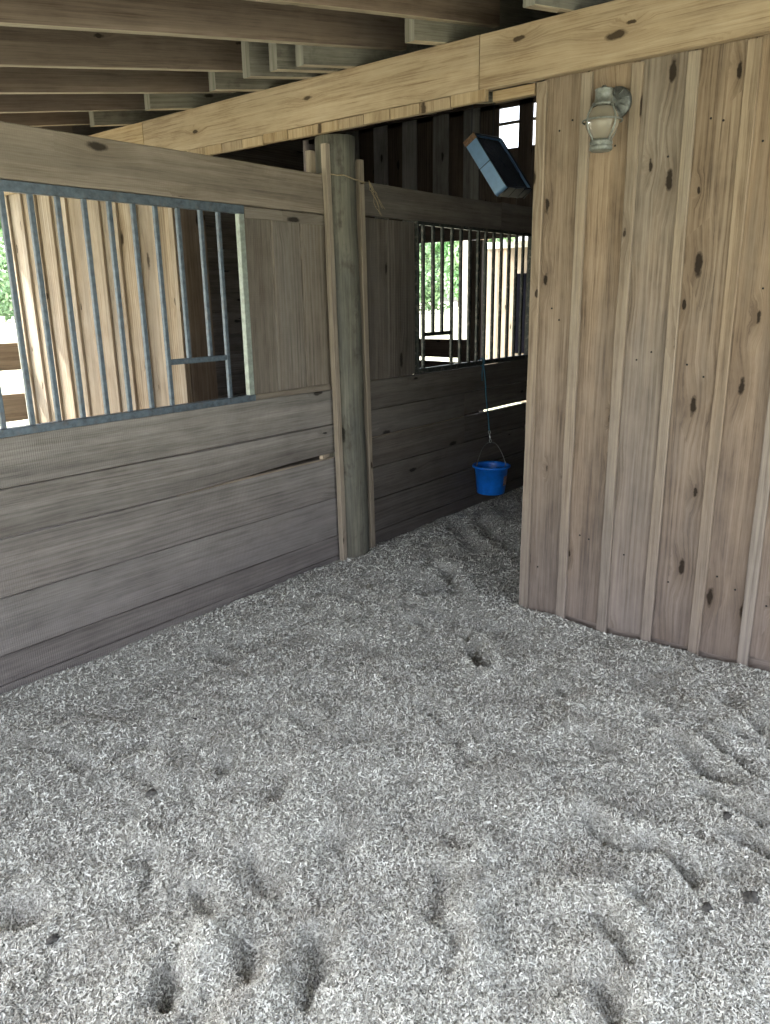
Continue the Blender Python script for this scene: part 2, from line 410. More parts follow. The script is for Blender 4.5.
def crease_h(x, y):
    h = np.zeros_like(x)
    for pts, dep, w in creases:
        dep = dep * .78; w = w * 1.3
        P0 = np.array(pts); lo = P0.min(0) - .22; hi = P0.max(0) + .22
        m = (x > lo[0]) & (x < hi[0]) & (y > lo[1]) & (y < hi[1])
        if not m.any(): continue
        px, py = x[m] + .02 * vnoise(x[m] * 22, y[m] * 22, 31), y[m] + .02 * vnoise(x[m] * 22 + 9, y[m] * 22, 32)
        best = np.full(px.shape, 9.); side = np.zeros_like(px); along = np.zeros_like(px)
        for (a, b) in zip(P0[:-1], P0[1:]):
            d = b - a; L = np.hypot(*d); t = np.clip(((px - a[0]) * d[0] + (py - a[1]) * d[1]) / L ** 2, 0, 1)
            qx, qy = px - a[0] - t * d[0], py - a[1] - t * d[1]; dist = np.hypot(qx, qy)
            u = dist < best; best[u] = dist[u]; side[u] = np.sign(qx)[u]
        lip = np.where(side > 0, .75, .25)
        h[m] += -dep * np.exp(-(best / w) ** 2) + dep * lip * np.exp(-((best - 2.2 * w) / (1.5 * w)) ** 2)
    return h

def bed_h(x, y):
    h = .075 * vnoise(x * 1.1 + 3, y * 1.1, 1) + .065 * vnoise(x * 2.9, y * 2.9 + 7, 2) + .04 * vnoise(x * 7, y * 7, 3) + .014 * vnoise(x * 16, y * 16, 4) + .008 * vnoise(x * 37, y * 37, 5) + crease_h(x, y)
    for (dx, dy, rl, rs, a, dep) in dimples:
        c, s = math.cos(a), math.sin(a)
        m = (np.abs(x - dx) < rl * 3.2) & (np.abs(y - dy) < rl * 3.2)
        if not m.any(): continue
        u = ((x[m] - dx) * c + (y[m] - dy) * s) / rl; v = (-(x[m] - dx) * s + (y[m] - dy) * c) / rs
        q = u * u + v * v
        h[m] += -dep * np.exp(-q * 1.1) + dep * .22 * np.exp(-((np.sqrt(q) - 1.8) ** 2) * 2)
    edge = np.clip((3.22 - y) / .35, 0, 1)
    h = h * (.35 + .65 * edge)
    f = np.clip((3.5 - x) / .3, 0, 1); inside = (y < 1.86) & (x < 3.55)
    h = np.where(inside, h * (.35 + .65 * f), h)
    return h + .004

xs = np.concatenate([np.linspace(-.89, 3.50, 400), np.linspace(3.552, 7.19, 200)]); ys = np.linspace(-.98, 3.217, 380)
X, Y = np.meshgrid(xs, ys)
Z = bed_h(X.ravel().copy(), Y.ravel().copy())
BV = np.stack([X.ravel(), Y.ravel(), Z], 1)
nx, ny = len(xs), len(ys)
idx = np.arange(nx * ny).reshape(ny, nx)
BF = np.stack([idx[:-1, :-1], idx[:-1, 1:], idx[1:, 1:], idx[1:, :-1]], -1).reshape(-1, 4)
fc = BV[BF].mean(1)
BF = BF[~((fc[:, 0] > 3.5) & (fc[:, 0] < 3.552) & (fc[:, 1] < 1.86))]
# flakes
NFL = 820000
rr = np.exp(rng.uniform(math.log(.8), math.log(6.9), NFL)); th = rng.uniform(-.3, 1.65, NFL)
fx = rr * np.cos(th); fy = rr * np.sin(th)
ok = (fy < 3.20) & (fy > -.95) & (fx > -.85) & (fx < 7.1) & ((fx < 3.49) | ((fy > 1.9) & (fx < 3.49)) | ((fx > 3.6) & (fy > 1.0)) | (fy > 1.9)) & ((fx - 3.66) ** 2 + (fy - 3.24) ** 2 > .0165)
fx, fy = fx[ok], fy[ok]; K = len(fx)
ix = np.interp(fx, xs, np.arange(nx)); iy = np.interp(fy, ys, np.arange(ny))
i0 = np.clip(ix.astype(int), 0, nx - 2); j0 = np.clip(iy.astype(int), 0, ny - 2); tx = ix - i0; ty = iy - j0
Zg = Z.reshape(ny, nx)
fz = (Zg[j0, i0] * (1 - tx) + Zg[j0, i0 + 1] * tx) * (1 - ty) + (Zg[j0 + 1, i0] * (1 - tx) + Zg[j0 + 1, i0 + 1] * tx) * ty
ln = rng.uniform(.0030, .0068, K) * (.72 + .2 * np.hypot(fx, fy)); wd = ln * rng.uniform(.18, .42, K)
az = rng.uniform(0, 2 * PI, K); tilt = rng.normal(0, .5, K); roll = rng.normal(0, .55, K)
a = np.stack([np.cos(az) * np.cos(tilt), np.sin(az) * np.cos(tilt), np.sin(tilt)], 1)
b = np.stack([-np.sin(az) * np.cos(roll), np.cos(az) * np.cos(roll), np.sin(roll)], 1)
C0 = np.stack([fx, fy, fz + rng.uniform(.0012, .0065, K)], 1)
la = a * ln[:, None]; wb = b * wd[:, None]
P = np.stack([C0 - la - wb * .6, C0 - la * .8 + wb, C0 + la + wb * .7, C0 + la * .85 - wb], 1).reshape(-1, 3)
q = np.arange(K)[:, None] * 4 + len(BV)
FF = q + np.array([[0, 3, 2, 1]])
frnd = np.clip(rng.beta(1.6, 1.1, K), 0, 1)
V = np.concatenate([BV, P]); Fa = np.concatenate([BF, FF])
me = bpy.data.meshes.new('wood_shavings')
me.vertices.add(len(V)); me.vertices.foreach_set('co', V.astype(np.float32).ravel())
me.loops.add(len(Fa) * 4); me.loops.foreach_set('vertex_index', Fa.astype(np.int32).ravel())
me.polygons.add(len(Fa)); me.polygons.foreach_set('loop_start', np.arange(len(Fa), dtype=np.int32) * 4)
me.polygons.foreach_set('material_index', np.concatenate([np.zeros(len(BF)), np.ones(len(FF))]).astype(np.int32))
me.polygons.foreach_set('use_smooth', np.concatenate([np.ones(len(BF)), np.zeros(len(FF))]).astype(bool))
me.materials.append(M['bed']); me.materials.append(M['flake'])
at = me.attributes.new('rnd', 'FLOAT', 'FACE')
at.data.foreach_set('value', np.concatenate([np.full(len(BF), .5), frnd]).astype(np.float32))
me.update(calc_edges=True)
o = bpy.data.objects.new('wood_shavings', me); COL.objects.link(o)
tag(o, 'deep grey bed of wood shavings covering the stall floor', 'bedding', kind='stuff')

# dark clumps lying on the bedding
def clump(x, y, s, label):
    mb = MB(); n = 12
    sd = random.uniform(0, 9); rings = []
    for k in range(7):
        ph = -PI / 2 + PI * (k + .02) / 6.04
        ring = []
        for i in range(n):
            t = 2 * PI * i / n
            d = s * (1 + .22 * math.sin(3 * t + sd + k) + .15 * math.sin(5 * t - k * 1.7 + sd))
            ring.append(Vector((d * math.cos(ph) * math.cos(t) * 1.2, d * math.cos(ph) * math.sin(t), d * .6 * math.sin(ph))))
        rings.append(ring)
    mb.ring_surface(rings)
    z = float(bed_h(np.array([x]), np.array([y]))[0])
    o = mb.build('manure_clump', M['manure'], loc=(x, y, z + s * .38))
    return tag(o, label, 'manure clump', 'dark clumps on the bedding')
clump(.75, 1.80, .014, 'small dark clump on the bedding, alone at the lower left')
clump(1.28, 2.10, .016, 'dark clump on the bedding near the left plank wall')
clump(1.65, 2.33, .011, 'tiny dark clump nearest the left plank wall')
clump(2.00, .32, .020, 'large dark clump on the bedding, lowest at the right edge')
clump(2.32, .47, .015, 'dark clump highest up the right side of the bedding')
clump(1.91, .41, .014, 'dark clump close beside the large one at the right edge')

# ------------------------------------------------------------------ left partition, front run (open shed side)
XA, XB = -.9, 3.527
def hplank(mb, x0, x1, z0, z1, y=YL, t=.04, bow=0., notch=None, jit=.0012):
    if notch: mb.board((x0, y, z0), (x1 - x0, 0, 0), (0, 0, z1 - z0), (0, t, 0), bow=-bow, jit=jit, notch=notch, seg=30)
    else: mb.board((x0, y, z0), (x1 - x0, 0, 0), (0, 0, z1 - z0), (0, t, 0), bow=-bow, jit=jit)

mb = MB()
def wedge(u):   # lower edge of the second plank lifts near the post and leaves a dark open wedge
    x = XA + u
    return .032 * max(0, min(1, (x - 2.35) / .9))
hplank(mb, XA, XB, .899, 1.112)
hplank(mb, XA, XB, .688, .893, notch=wedge, bow=.006)
hplank(mb, XA, XB, .428, .684)
hplank(mb, XA, XB, .172, .424, bow=.004)
hplank(mb, XA, XB, .034, .168)
hplank(mb, XA, XB, -.09, .030)
wl = mb.build('wall_left', M['plank']); tag(wl, 'weathered grey plank partition left of the round post', 'wall', kind='structure')
MB().board((XA, YL - .012, 2.127), (3.49 - XA, 0, 0), (0, 0, .21), (0, .055, 0), jit=.001).build('top_beam', M['beam'], wl)
pm = MB()
for (x0, x1) in ((2.868, 3.064), (3.067, 3.292), (3.295, 3.525)):
    pm.board((x0 + .003, YL + .012, 1.114), (0, 0, 1.01), (x1 - x0 - .005, 0, 0), (0, .026, 0), jit=.001, ch=.007)
pm.build('vertical_panel', M['panel'], wl)
pm = MB(); pm.box((2.868, YL - .004, 2.062), (3.487, YL + .01, 2.122), ch=.003); pm.build('trim_strip', M['panel'], wl)
pm = MB(); pm.box((2.868, YL + .0, 1.114), (3.487, YL + .01, 1.15), ch=.003); pm.build('trim_strip', M['panel'], wl)
pm = MB()
pm.board((XA, YL + .01, 1.114), (0, 0, 1.01), (.25, 0, 0), (0, .03, 0)); pm.board((XA + .255, YL + .01, 1.114), (0, 0, 1.01), (.27, 0, 0), (0, .03, 0))
pm.board((XA + .53, YL + .01, 1.114), (0, 0, 1.01), (.27, 0, 0), (0, .03, 0)); pm.board((XA + .805, YL + .01, 1.114), (0, 0, 1.01), (.28, 0, 0), (0, .03, 0))
pm.board((XA + 1.09, YL + .01, 1.114), (0, 0, 1.01), (.27, 0, 0), (0, .03, 0)); pm.board((XA + 1.365, YL + .01, 1.114), (0, 0, 1.01), (.27, 0, 0), (0, .03, 0)); pm.board((XA + 1.64, YL + .01, 1.114), (0, 0, 1.01), (.52, 0, 0), (0, .03, 0))
pm.build('vertical_panel', M['panel'], wl)
# pale strip along the top of the plank under the wedge
pm = MB(); pm.box((2.3, YL + .002, .6842), (3.50, YL + .036, .6865), ch=.0005, seg=1); pm.build('plank_edge', M['strip'], wl)
MB().box((3.40, YL + .008, .687), (3.43, YL + .036, .716), seg=1).build('spacer_block', M['strip'], wl)

# barred grilles
def grille(name, label, x0, x1, z0, z1, xs_, feed, zr, mat, stile, group, rh=.042, sw=.036, hw=.0105):
    """frame, bars; the bars between feed[0] and feed[1] stop at a cross rail"""
    t = thing(name, label, 'window grille', (x0, YL, z0), group)
    def L(x, y, z): return (x - x0, y - YL, z - z0)
    y0, y1 = YL - .006, YL + .026
    fr = MB(); fr.box(L(x0, y0, z1 - rh), L(x1, y1, z1), ch=.002, seg=1); fr.build('top_rail', mat, t)
    fr = MB(); fr.box(L(x0, y0 - .006, z0), L(x1, y1, z0 + .034), ch=.002, seg=1); fr.build('bottom_rail', mat, t)
    for xx in (x0, x1 - sw):
        fr = MB(); fr.box(L(xx, y0, z0 + .0345), L(xx + sw, y1, z1 - rh - .0005), ch=.002, seg=1); fr.build('stile', stile, t)
    fr = MB(); fr.box(L(feed[0] + .009, YL + .003, zr - .014), L(feed[1] - .009, YL + .018, zr + .014), ch=.002, seg=1); fr.build('cross_rail', mat, t)
    full = short = None
    for x in xs_:
        sh = feed[0] + .01 < x < feed[1] - .01
        src = short if sh else full
        if src is None:
            b = MB(); zb = zr + .0145 if sh else z0 + .0345
            b.box((-hw, .0, zb - z0), (hw, .02, z1 - rh - .0005 - z0), ch=.0025, seg=1)
            src = b.build('bar', mat, t); src.location = (x - x0, 0, 0)
            if sh: short = src
            else: full = src
        else:
            c = src.copy(); COL.objects.link(c); c.parent = t; c.location = (x - x0, 0, 0)
    return t
grille('window_grille', 'steel barred window grille left of the post with a pale green end stile', 1.31, 2.862, 1.114, 2.125,
       [1.365, 1.478, 1.603, 1.722, 1.84, 1.962, 2.084, 2.206, 2.325, 2.452, 2.588, 2.70, 2.775][:12], (2.325, 2.70), 1.36, M['bar'], M['stile'], 'barred window grilles')
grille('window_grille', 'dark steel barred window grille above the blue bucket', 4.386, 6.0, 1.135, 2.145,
       [4.47, 4.588, 4.70, 4.824, 4.94, 5.06, 5.175, 5.284, 5.402, 5.518, 5.638, 5.755, 5.865], (4.47, 4.824), 1.40, M['bardark'], M['bardark'], 'barred window grilles', rh=.022, sw=.022, hw=.0125)

# ------------------------------------------------------------------ left partition, rear run (inside the closed stall)
XC, XD = 3.80, 7.19
mb = MB()
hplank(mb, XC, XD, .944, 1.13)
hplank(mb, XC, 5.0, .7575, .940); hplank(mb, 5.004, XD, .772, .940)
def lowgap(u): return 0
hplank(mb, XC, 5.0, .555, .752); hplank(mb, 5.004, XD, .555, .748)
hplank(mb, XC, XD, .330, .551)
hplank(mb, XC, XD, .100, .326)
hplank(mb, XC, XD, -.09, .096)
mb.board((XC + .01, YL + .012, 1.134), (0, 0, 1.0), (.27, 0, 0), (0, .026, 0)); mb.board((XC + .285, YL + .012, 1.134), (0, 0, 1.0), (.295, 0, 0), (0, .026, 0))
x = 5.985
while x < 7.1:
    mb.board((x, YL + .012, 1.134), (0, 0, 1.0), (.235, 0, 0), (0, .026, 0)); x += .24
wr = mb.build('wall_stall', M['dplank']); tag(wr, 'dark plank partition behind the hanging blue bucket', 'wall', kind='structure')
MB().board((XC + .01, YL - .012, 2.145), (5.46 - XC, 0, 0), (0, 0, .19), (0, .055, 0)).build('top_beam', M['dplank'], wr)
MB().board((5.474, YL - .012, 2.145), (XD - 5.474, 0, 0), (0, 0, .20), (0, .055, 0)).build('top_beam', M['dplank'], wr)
MB().box((XC + .01, YL + .001, .7535), (5.0, YL + .036, .757), ch=.0005, seg=1).build('plank_edge', M['strip'], wr)  # pale strip painted in for light caught on the plank's top edge

# ------------------------------------------------------------------ round post with channel strips
pt = thing('support_post', 'round weathered post at the corner where both plank partitions meet', 'post', (3.66, 3.24, -.09), rot=(0, -.019, 0))
mb = MB(); rings = []
for k in range(26):
    z = 2.64 * k / 25
    r = .122 - .006 * k / 25 + random.gauss(0, .0008)
    ox, oy = .004 * math.sin(k * .5), .003 * math.sin(k * .37 + 1)
    rings.append([Vector((ox + (r + .0025 * math.sin(5 * t + k * .2)) * math.cos(t), oy + (r + .002 * math.sin(7 * t)) * math.sin(t), z)) for t in (2 * PI * i / 28 for i in range(28))])
mb.ring_surface(rings); mb.build('post_shaft', M['post'], pt)
def cstrip(x0, x1, y0, y1, zt, z0=0.0):
    b = MB(); b.board((x0 - 3.66, y0 - 3.24, z0), (0, 0, zt - z0), (x1 - x0, 0, 0), (0, y1 - y0, 0), ch=.003); return b.build('channel_strip', M['strip'], pt)
cstrip(3.497, 3.537, 3.166, 3.203, 2.585)
cstrip(3.787, 3.829, 3.166, 3.203, 2.53)
cstrip(3.487, 3.53, 3.275, 3.315, 2.56)
cstrip(3.79, 3.832, 3.275, 3.315, 2.5)
# twine tied about the post
mb = MB(); pts = []
for k in range(60):
    t = 2 * PI * k / 60 * 1.0
    rx, ry = .155, .105 + .0
    x, y = rx * math.cos(t), ry * math.sin(t)
    x = max(-.178, min(.183, x * 1.2)); y = max(-.087, min(.09, y * 1.1)) if abs(x) > .1 else (-.132 if y < 0 else .132) * (1 - .0 * abs(x))
    pts.append(Vector((3.628 + x, 3.24 + y, 2.335 + .012 * math.sin(t * 2) + .02 * math.sin(t))))
mb.tube(pts, .0035, 6, closed=True)
for k in range(5):
    p0 = Vector((3.805, 3.15, 2.33)); pts = [p0]
    for s in range(7):
        p0 = p0 + Vector((random.uniform(.0, .025), random.uniform(-.012, .008), random.uniform(-.04, -.008))); pts.append(p0.copy())
    mb.tube(pts, .0015, 5)
o = mb.build('twine', M['twine']); tag(o, 'frayed brown twine tied around the round post near its top', 'twine')

# ------------------------------------------------------------------ header beam
hb = thing('header_beam', 'long pale pine header beam resting on the round post', 'beam', (3.46, 3, 2.6))
for (y0, y1, dz) in ((-1.0, 2.168, 0), (2.173, 4.862, .002), (4.867, 7.15, 0)):
    b = MB(); b.board((0, y0 - 3, dz), (0, y1 - y0, 0), (0, 0, .235), (.044, 0, 0), jit=.0008, ch=.003, rnd=random.uniform(.4, .6)); b.build('beam_board', M['header'], hb)
b = MB(); b.board((.049, -4.0, .05), (0, 8.15, 0), (0, 0, .175), (.04, 0, 0), jit=.0008, ch=.003); b.build('backing_board', M['header'], hb)
b = MB(); y = 2.13
while y < 7.0:
    w = random.uniform(.17, .23); b.board((.0, y - 3 + .004, -.05 + random.uniform(-.002, .002)), (0, 0, .0495), (0, w - .005, 0), (.03, 0, 0), ch=.001, seg=1); y += w
b.build('cut_siding_ends', M['header'], hb)
b = MB(); b.box((.045, 1.897 - 3, -.05), (.08, 2.12 - 3, -.004), ch=.002); b.build('filler_strip', M['header'], hb)

# ------------------------------------------------------------------ right wall: boards and battens
def board_wall(y0, y1, bz0, bz1, mat, x=XF, t=.024, step=.2295, start=None):
    mb = MB(); y = y0
    while y < y1 - .01:
        w = min(step, y1 - y)
        mb.board((x, y + .002, bz0), (0, 0, bz1 - bz0), (0, w - .004, 0), (t, 0, 0), jit=.001, ch=.003); y += w
    return mb
bt = [1.861, 1.641, 1.412, 1.178, .951, .730, .50, .27, .04, -.19, -.42, -.65, -.88]
mb = MB()
edges = [1.86] + bt[1:] + [-1.0]
for a_, b_ in zip(edges[:-1], edges[1:]):
    zb_ = random.uniform(-.01, .05); mb.board((XF, b_ + .002, zb_), (0, 0, 2.642 - zb_), (0, a_ - b_ - .004, 0), (.024, 0, 0), jit=.0015, ch=.004)
mb.board((XF + .026, -1.0, -.12), (0, 2.78, 0), (0, 0, .24), (.04, 0, 0))
for yb in bt:                      # nail heads in pairs down each board
    for zz in (.35 + random.uniform(-.1, .1), 1.45 + random.uniform(-.2, .2), 2.3 + random.uniform(-.1, .1)):
        for dy in (-.075, .0, -.14):
            if random.random() < .25: continue
            c = Vector((XF - .0012, yb + dy + random.uniform(-.015, .015), zz + random.uniform(-.04, .04)))
            mb.lathe([(.0045, -.001), (.0045, .0012), (.002, .002)], 8, (True, True), Matrix.Translation(c) @ Matrix.Rotation(-PI / 2, 4, 'Y'), mi=1)
wright = mb.build('wall_right', [M['siding'], M['nail']]); tag(wright, 'board and batten wall that carries the lantern', 'wall', kind='structure')
for i, yb in enumerate(bt):
    w = .05 if i else .05
    b = MB(); b.board((XF - .020, yb - w / 2, -.08), (0, 0, 2.675), (0, w, 0), (.0195, 0, 0), jit=.0012, ch=.003); b.build('batten', M['batten'], wright)
# studs behind and the doorway jamb board
b = MB(); b.board((XF + .027, 1.785, -.08), (0, 0, 2.66), (0, .085, 0), (.04, 0, 0)); b.build('jamb_board', M['batten'], wright)

# ------------------------------------------------------------------ front siding of the neighbouring stall (seen through the first grille)
mb = MB(); y = 4.672; e2 = [4.672]
while y < 7.05:
    w = min(.232, 7.10 - y); mb.board((XF, y + .002, -.10), (0, 0, 2.69), (0, w - .004, 0), (.024, 0, 0), jit=.001, ch=.003); y += w; e2.append(y)
wn = mb.build('wall_front', M['fresh']); tag(wn, 'sunlit board and batten wall beyond the first grille', 'wall', kind='structure')
for i, y in enumerate(e2):
    y = min(max(y, 4.698), 7.08)
    b = MB(); b.board((XF - .0225, y - .025, -.08), (0, 0, 2.665), (0, .05, 0), (.022, 0, 0), jit=.0012, ch=.003); b.build('batten', M['fresh'], wn)
b = MB(); b.board((XF + .027, 4.675, -.1), (0, 0, 2.66), (.24, 0, 0), (0, .045, 0)); o = b.build('trim_1', M['jamb']); tag(o, 'brown jamb board at the end of the sunlit wall', 'trim', kind='structure')

# ------------------------------------------------------------------ rear stall shell
# far side of the neighbouring stall
mb = MB(); z = -.09
while z < 3.55:
    h = random.uniform(.215, .25); xa = 3.58 if z + h < 3.1 else 3.51 + (z + h - 3.12) / SL + .02
    if xa < 6.9: mb.board((xa, 6.95, z), (7.18 - xa, 0, 0), (0, 0, h - .004), (0, .035, 0))
    z += h
mb.board((3.58, 6.99, -.09), (3.6, 0, 0), (0, 0, 3.1), (0, .012, 0))
mb.board((3.5, 6.915, 2.86), (3.68, 0, SL * 3.68), (0, 0, .245), (0, .03, 0))
mb.board((3.46, 6.90, 2.84), (.12, 0, 0), (0, 0, .26), (0, .09, 0), seg=1)
o = mb.build('wall_far', M['dplank']); tag(o, 'dark plank wall at the far side of the neighbouring stall', 'wall', kind='structure')
# back wall with an open upper door and an open doorway
XBK = 7.2
mb = MB()
def vb(y0, y1, z0, z1, x=XBK, t=.022, mi=0): mb.board((x, y0, z0), (0, 0, z1 - z0), (0, y1 - y0, 0), (t, 0, 0), jit=.001, mi=mi)
ZT = 3.70
# backing boards (outer layer), shadow put into their dark colour, leaving two narrow slots open to the sky
for (y0, y1) in ((-1.0, -.5), (-.5, 0), (0, .5), (.5, 1), (1, 1.5), (1.5, 2), (2, 2.5), (2.5, 3), (3., 3.5), (3.5, 3.70)):
    vb(y0, y1 - .003, -.09, ZT, XBK + .024, mi=1)
for (y0, y1) in ((3.92, 4.075), (4.295, 4.6), (4.6, 5.0), (5.0, 5.4), (5.4, 5.8), (5.8, 6.2), (6.2, 6.6), (6.6, 7.1)):
    vb(y0, y1 - .003, 2.24, ZT, XBK + .024, mi=1)
for (y0, y1) in ((3.70, 3.92), (4.075, 4.295)):
    vb(y0, y1 - .003, 2.24, 3.06, XBK + .024, mi=1)
vb(5.38, 5.9, -.09, 2.24, XBK + .024, mi=1); vb(5.9, 6.4, -.09, 2.24, XBK + .024, mi=1); vb(6.4, 7.1, -.09, 2.24, XBK + .024, mi=1)
mb.board((XBK + .024, 3.70, 3.43), (0, 3.2, 0), (0, 0, .27), (.022, 0, 0), mi=1)
# inner boards, coloured paler where they would catch light
for yc in (6.62, 6.2, 5.79, 5.39, 4.98, 4.60):
    vb(yc - .1, yc + .095, 2.28, 3.47, XBK, .02, mi=0)
for yc in (3.3, 2.9, 2.5, 2.1, 1.7, 1.3, .9, .5, .1, -.3):
    vb(yc - .1, yc + .095, -.09, 3.47, XBK, .02, mi=1)
mb.board((XBK - .045, -1.0, 3.47), (0, 7.95, 0), (0, 0, .19), (.044, 0, 0), mi=1)      # plate under the roof
mb.board((XBK - .045, 3.3, 2.225), (0, 3.65, 0), (0, 0, .2), (.044, 0, 0), mi=1)       # lintel over the openings
mb.board((XBK + .05, 3.6, 3.285), (0, 1.0, 0), (0, 0, .025), (.03, 0, 0), mi=1)        # girt crossing the slots
wb = mb.build('wall_back', [M['backw'], M['backd']]); tag(wb, 'dark back wall of upright boards with two bright slots', 'wall', kind='structure')
b = MB(); b.board((XBK - .02, 4.43, -.09), (0, 0, 2.31), (0, .16, 0), (.1, 0, 0)); b.build('door_post', M['backd'], wb)
b = MB(); b.board((XBK - .02, 3.62, -.09), (0, 0, 2.31), (0, .12, 0), (.1, 0, 0)); b.build('door_post', M['backd'], wb)
dd = thing('lower_door', 'dark lower half of the stall door, its top open to the field', 'door', (XBK, 4.6, -.09))
for (z0, z1) in ((.0, .52), (.525, 1.045), (1.09, 1.29)):
    b = MB(); b.board((.03, .02, z0), (0, .74, 0), (0, 0, z1 - z0), (.03, 0, 0)); b.build('door_plank', M['backd'], dd)
b = MB(); b.board((.065, .03, .0), (0, 0, 1.29), (0, .1, 0), (.02, 0, 0)); b.build('door_brace', M['backd'], dd)
op = thing('outdoor_post', 'pale sunlit post outside the open stall door', 'post', (9.2, 5.84, -.155))
b = MB(); b.board((0, 0, 0), (0, 0, 3.5), (0, .17, 0), (.17, 0, 0)); b.build('post_shaft', M['pale'], op)
b = MB(); b.board((.03, -.004, 2.3), (0, -.35, .4), (0, .08, .07), (.06, 0, 0)); b.build('knee_brace', M['header'], op)
# right end wall of the barn
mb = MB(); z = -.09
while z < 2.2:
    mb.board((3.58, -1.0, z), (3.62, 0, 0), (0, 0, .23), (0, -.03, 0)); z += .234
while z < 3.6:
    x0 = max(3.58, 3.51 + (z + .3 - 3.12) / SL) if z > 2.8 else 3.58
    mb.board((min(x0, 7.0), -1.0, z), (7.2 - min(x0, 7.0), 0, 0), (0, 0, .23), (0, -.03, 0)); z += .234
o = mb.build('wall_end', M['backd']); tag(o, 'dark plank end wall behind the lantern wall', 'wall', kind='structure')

# ------------------------------------------------------------------ roof
mb = MB(); y = -1.25
x0r, x1r = -.85, 7.6
while y < 7.62:
    mb.board((x0r, y, roof_z(x0r) + .004), (x1r - x0r, 0, SL * (x1r - x0r)), (0, .24, 0), (0, 0, .02), seg=2, jit=0); y += .243
o = mb.build('ceiling', M['deck']); tag(o, 'dark sloping board roof deck over the rafters', 'ceiling', kind='structure')

def rafter(y, x0, x1, depth, mat, name='rafter', t=.04, edge=None):
    """depth below the deck; square cut ends"""
    edge = edge or M['lit_redge']; mb = MB(); L = x1 - x0; zt = roof_z(x0)
    nrm = Vector((0, 0, 1))
    mb.board((x0, y, zt - depth), (L, 0, SL * L), (0, 0, depth), (0, t, 0), jit=.0006, ch=.003)
    # lower edge coloured paler than the sides for light bounced off the floor
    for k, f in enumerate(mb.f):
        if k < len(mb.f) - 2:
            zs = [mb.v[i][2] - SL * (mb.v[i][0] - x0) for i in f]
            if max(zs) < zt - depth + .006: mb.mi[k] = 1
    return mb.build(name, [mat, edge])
rl = ['brown roof rafter just above the wall lantern', 'brown roof rafter with its square end above the header splice', 'brown roof rafter second from the header splice, crossing above the post',
      'brown roof rafter third from the header splice', 'brown roof rafter fourth from the header splice', 'brown roof rafter fifth from the header splice, low at the left']
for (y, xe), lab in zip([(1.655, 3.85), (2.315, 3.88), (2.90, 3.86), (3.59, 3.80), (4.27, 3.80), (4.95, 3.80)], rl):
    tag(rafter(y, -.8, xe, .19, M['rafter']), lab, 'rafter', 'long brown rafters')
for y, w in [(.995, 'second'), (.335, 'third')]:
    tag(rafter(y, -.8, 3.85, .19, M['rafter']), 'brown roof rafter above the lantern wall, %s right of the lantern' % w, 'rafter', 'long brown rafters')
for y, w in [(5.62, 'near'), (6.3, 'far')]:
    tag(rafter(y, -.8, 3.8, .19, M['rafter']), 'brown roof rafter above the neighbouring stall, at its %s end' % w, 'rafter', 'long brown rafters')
ll = [('grey lapped rafter whose end sticks out right of the header splice', 1.70, 3.12), ('grey lapped rafter whose end sticks out left of the header splice', 2.36, 3.20),
      ('grey lapped rafter end just above the round post, highest of three close together', 2.945, 3.07), ('grey lapped rafter end above the post, middle of three close together', 3.07, 3.01),
      ('grey lapped rafter end above the post, lowest of three close together', 3.26, 3.0), ('grey lapped rafter end third from the left', 3.64, 3.09), ('grey lapped rafter end second from the left', 4.315, 3.14), ('grey lapped rafter end farthest left above the plank beam', 4.995, 3.18)]
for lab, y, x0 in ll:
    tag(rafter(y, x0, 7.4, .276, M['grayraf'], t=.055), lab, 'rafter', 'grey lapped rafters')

# ------------------------------------------------------------------ wall lantern
LY, LZ = 1.497, 2.45
wl_ = thing('wall_lantern', 'weathered caged wall lantern with a glass globe on the board wall', 'wall lamp', (XF - .0235, LY, LZ))
b = MB(); Mx = Matrix.Rotation(-PI / 2, 4, 'Y')
b.lathe([(.0, .03), (.028, .03), (.045, .022), (.062, .018), (.07, .012), (.074, 0.0005)], 32, (False, True), Mx)
for k in range(10):     # cast ribs on the plate
    t = 2 * PI * k / 10
    b.tube([Mx @ Vector((.03 * math.cos(t), .03 * math.sin(t), .028)), Mx @ Vector((.07 * math.cos(t), .07 * math.sin(t), .014))], .004, 6)
b.build('backplate', M['lanterndk'], wl_)
AX = -.135               # axis of the lantern body, out from the wall
b = MB(); b.tube([(-.02, 0, .0), (-.05, 0, .012), (-.09, 0, .016), (AX + .02, 0, .012)], .014, 10)
b.build('arm', M['lantern'], wl_)
T = Matrix.Translation((AX, 0, 0))
b = MB(); b.lathe([(.0, .052), (.009, .051), (.011, .043), (.011, .040), (.033, .037), (.036, .0365), (.0385, .034), (.0385, .033), (.037, .026), (.037, .0), (.039, -.018), (.049, -.024), (.05, -.034), (.046, -.036), (.0, -.036)], 28, M=T); b.build('cap', M['lantern'], wl_)
b = MB(); b.lathe([(.0, -.037), (.042, -.038), (.054, -.05), (.067, -.075), (.073, -.1), (.070, -.125), (.058, -.15), (.045, -.172), (.036, -.18), (.0, -.181)], 32, M=T); b.build('glass_globe', M['glass'], wl_)
b = MB(); b.lathe([(.0, -.171), (.012, -.171), (.03, -.1), (.02, -.06), (.0, -.05)], 16, M=T); b.build('bulb', plain('bulb_white', (.26, .235, .18), .4), wl_)
b = MB(); b.lathe([(.0, -.182), (.046, -.183), (.05, -.19), (.05, -.2), (.044, -.203), (.05, -.209), (.05, -.223), (.043, -.23), (.0, -.23)], 28, M=T); b.build('base_ring', M['lantern'], wl_)
prof = [(.05, -.03), (.066, -.052), (.079, -.076), (.084, -.1), (.081, -.126), (.069, -.152), (.054, -.174), (.049, -.188)]
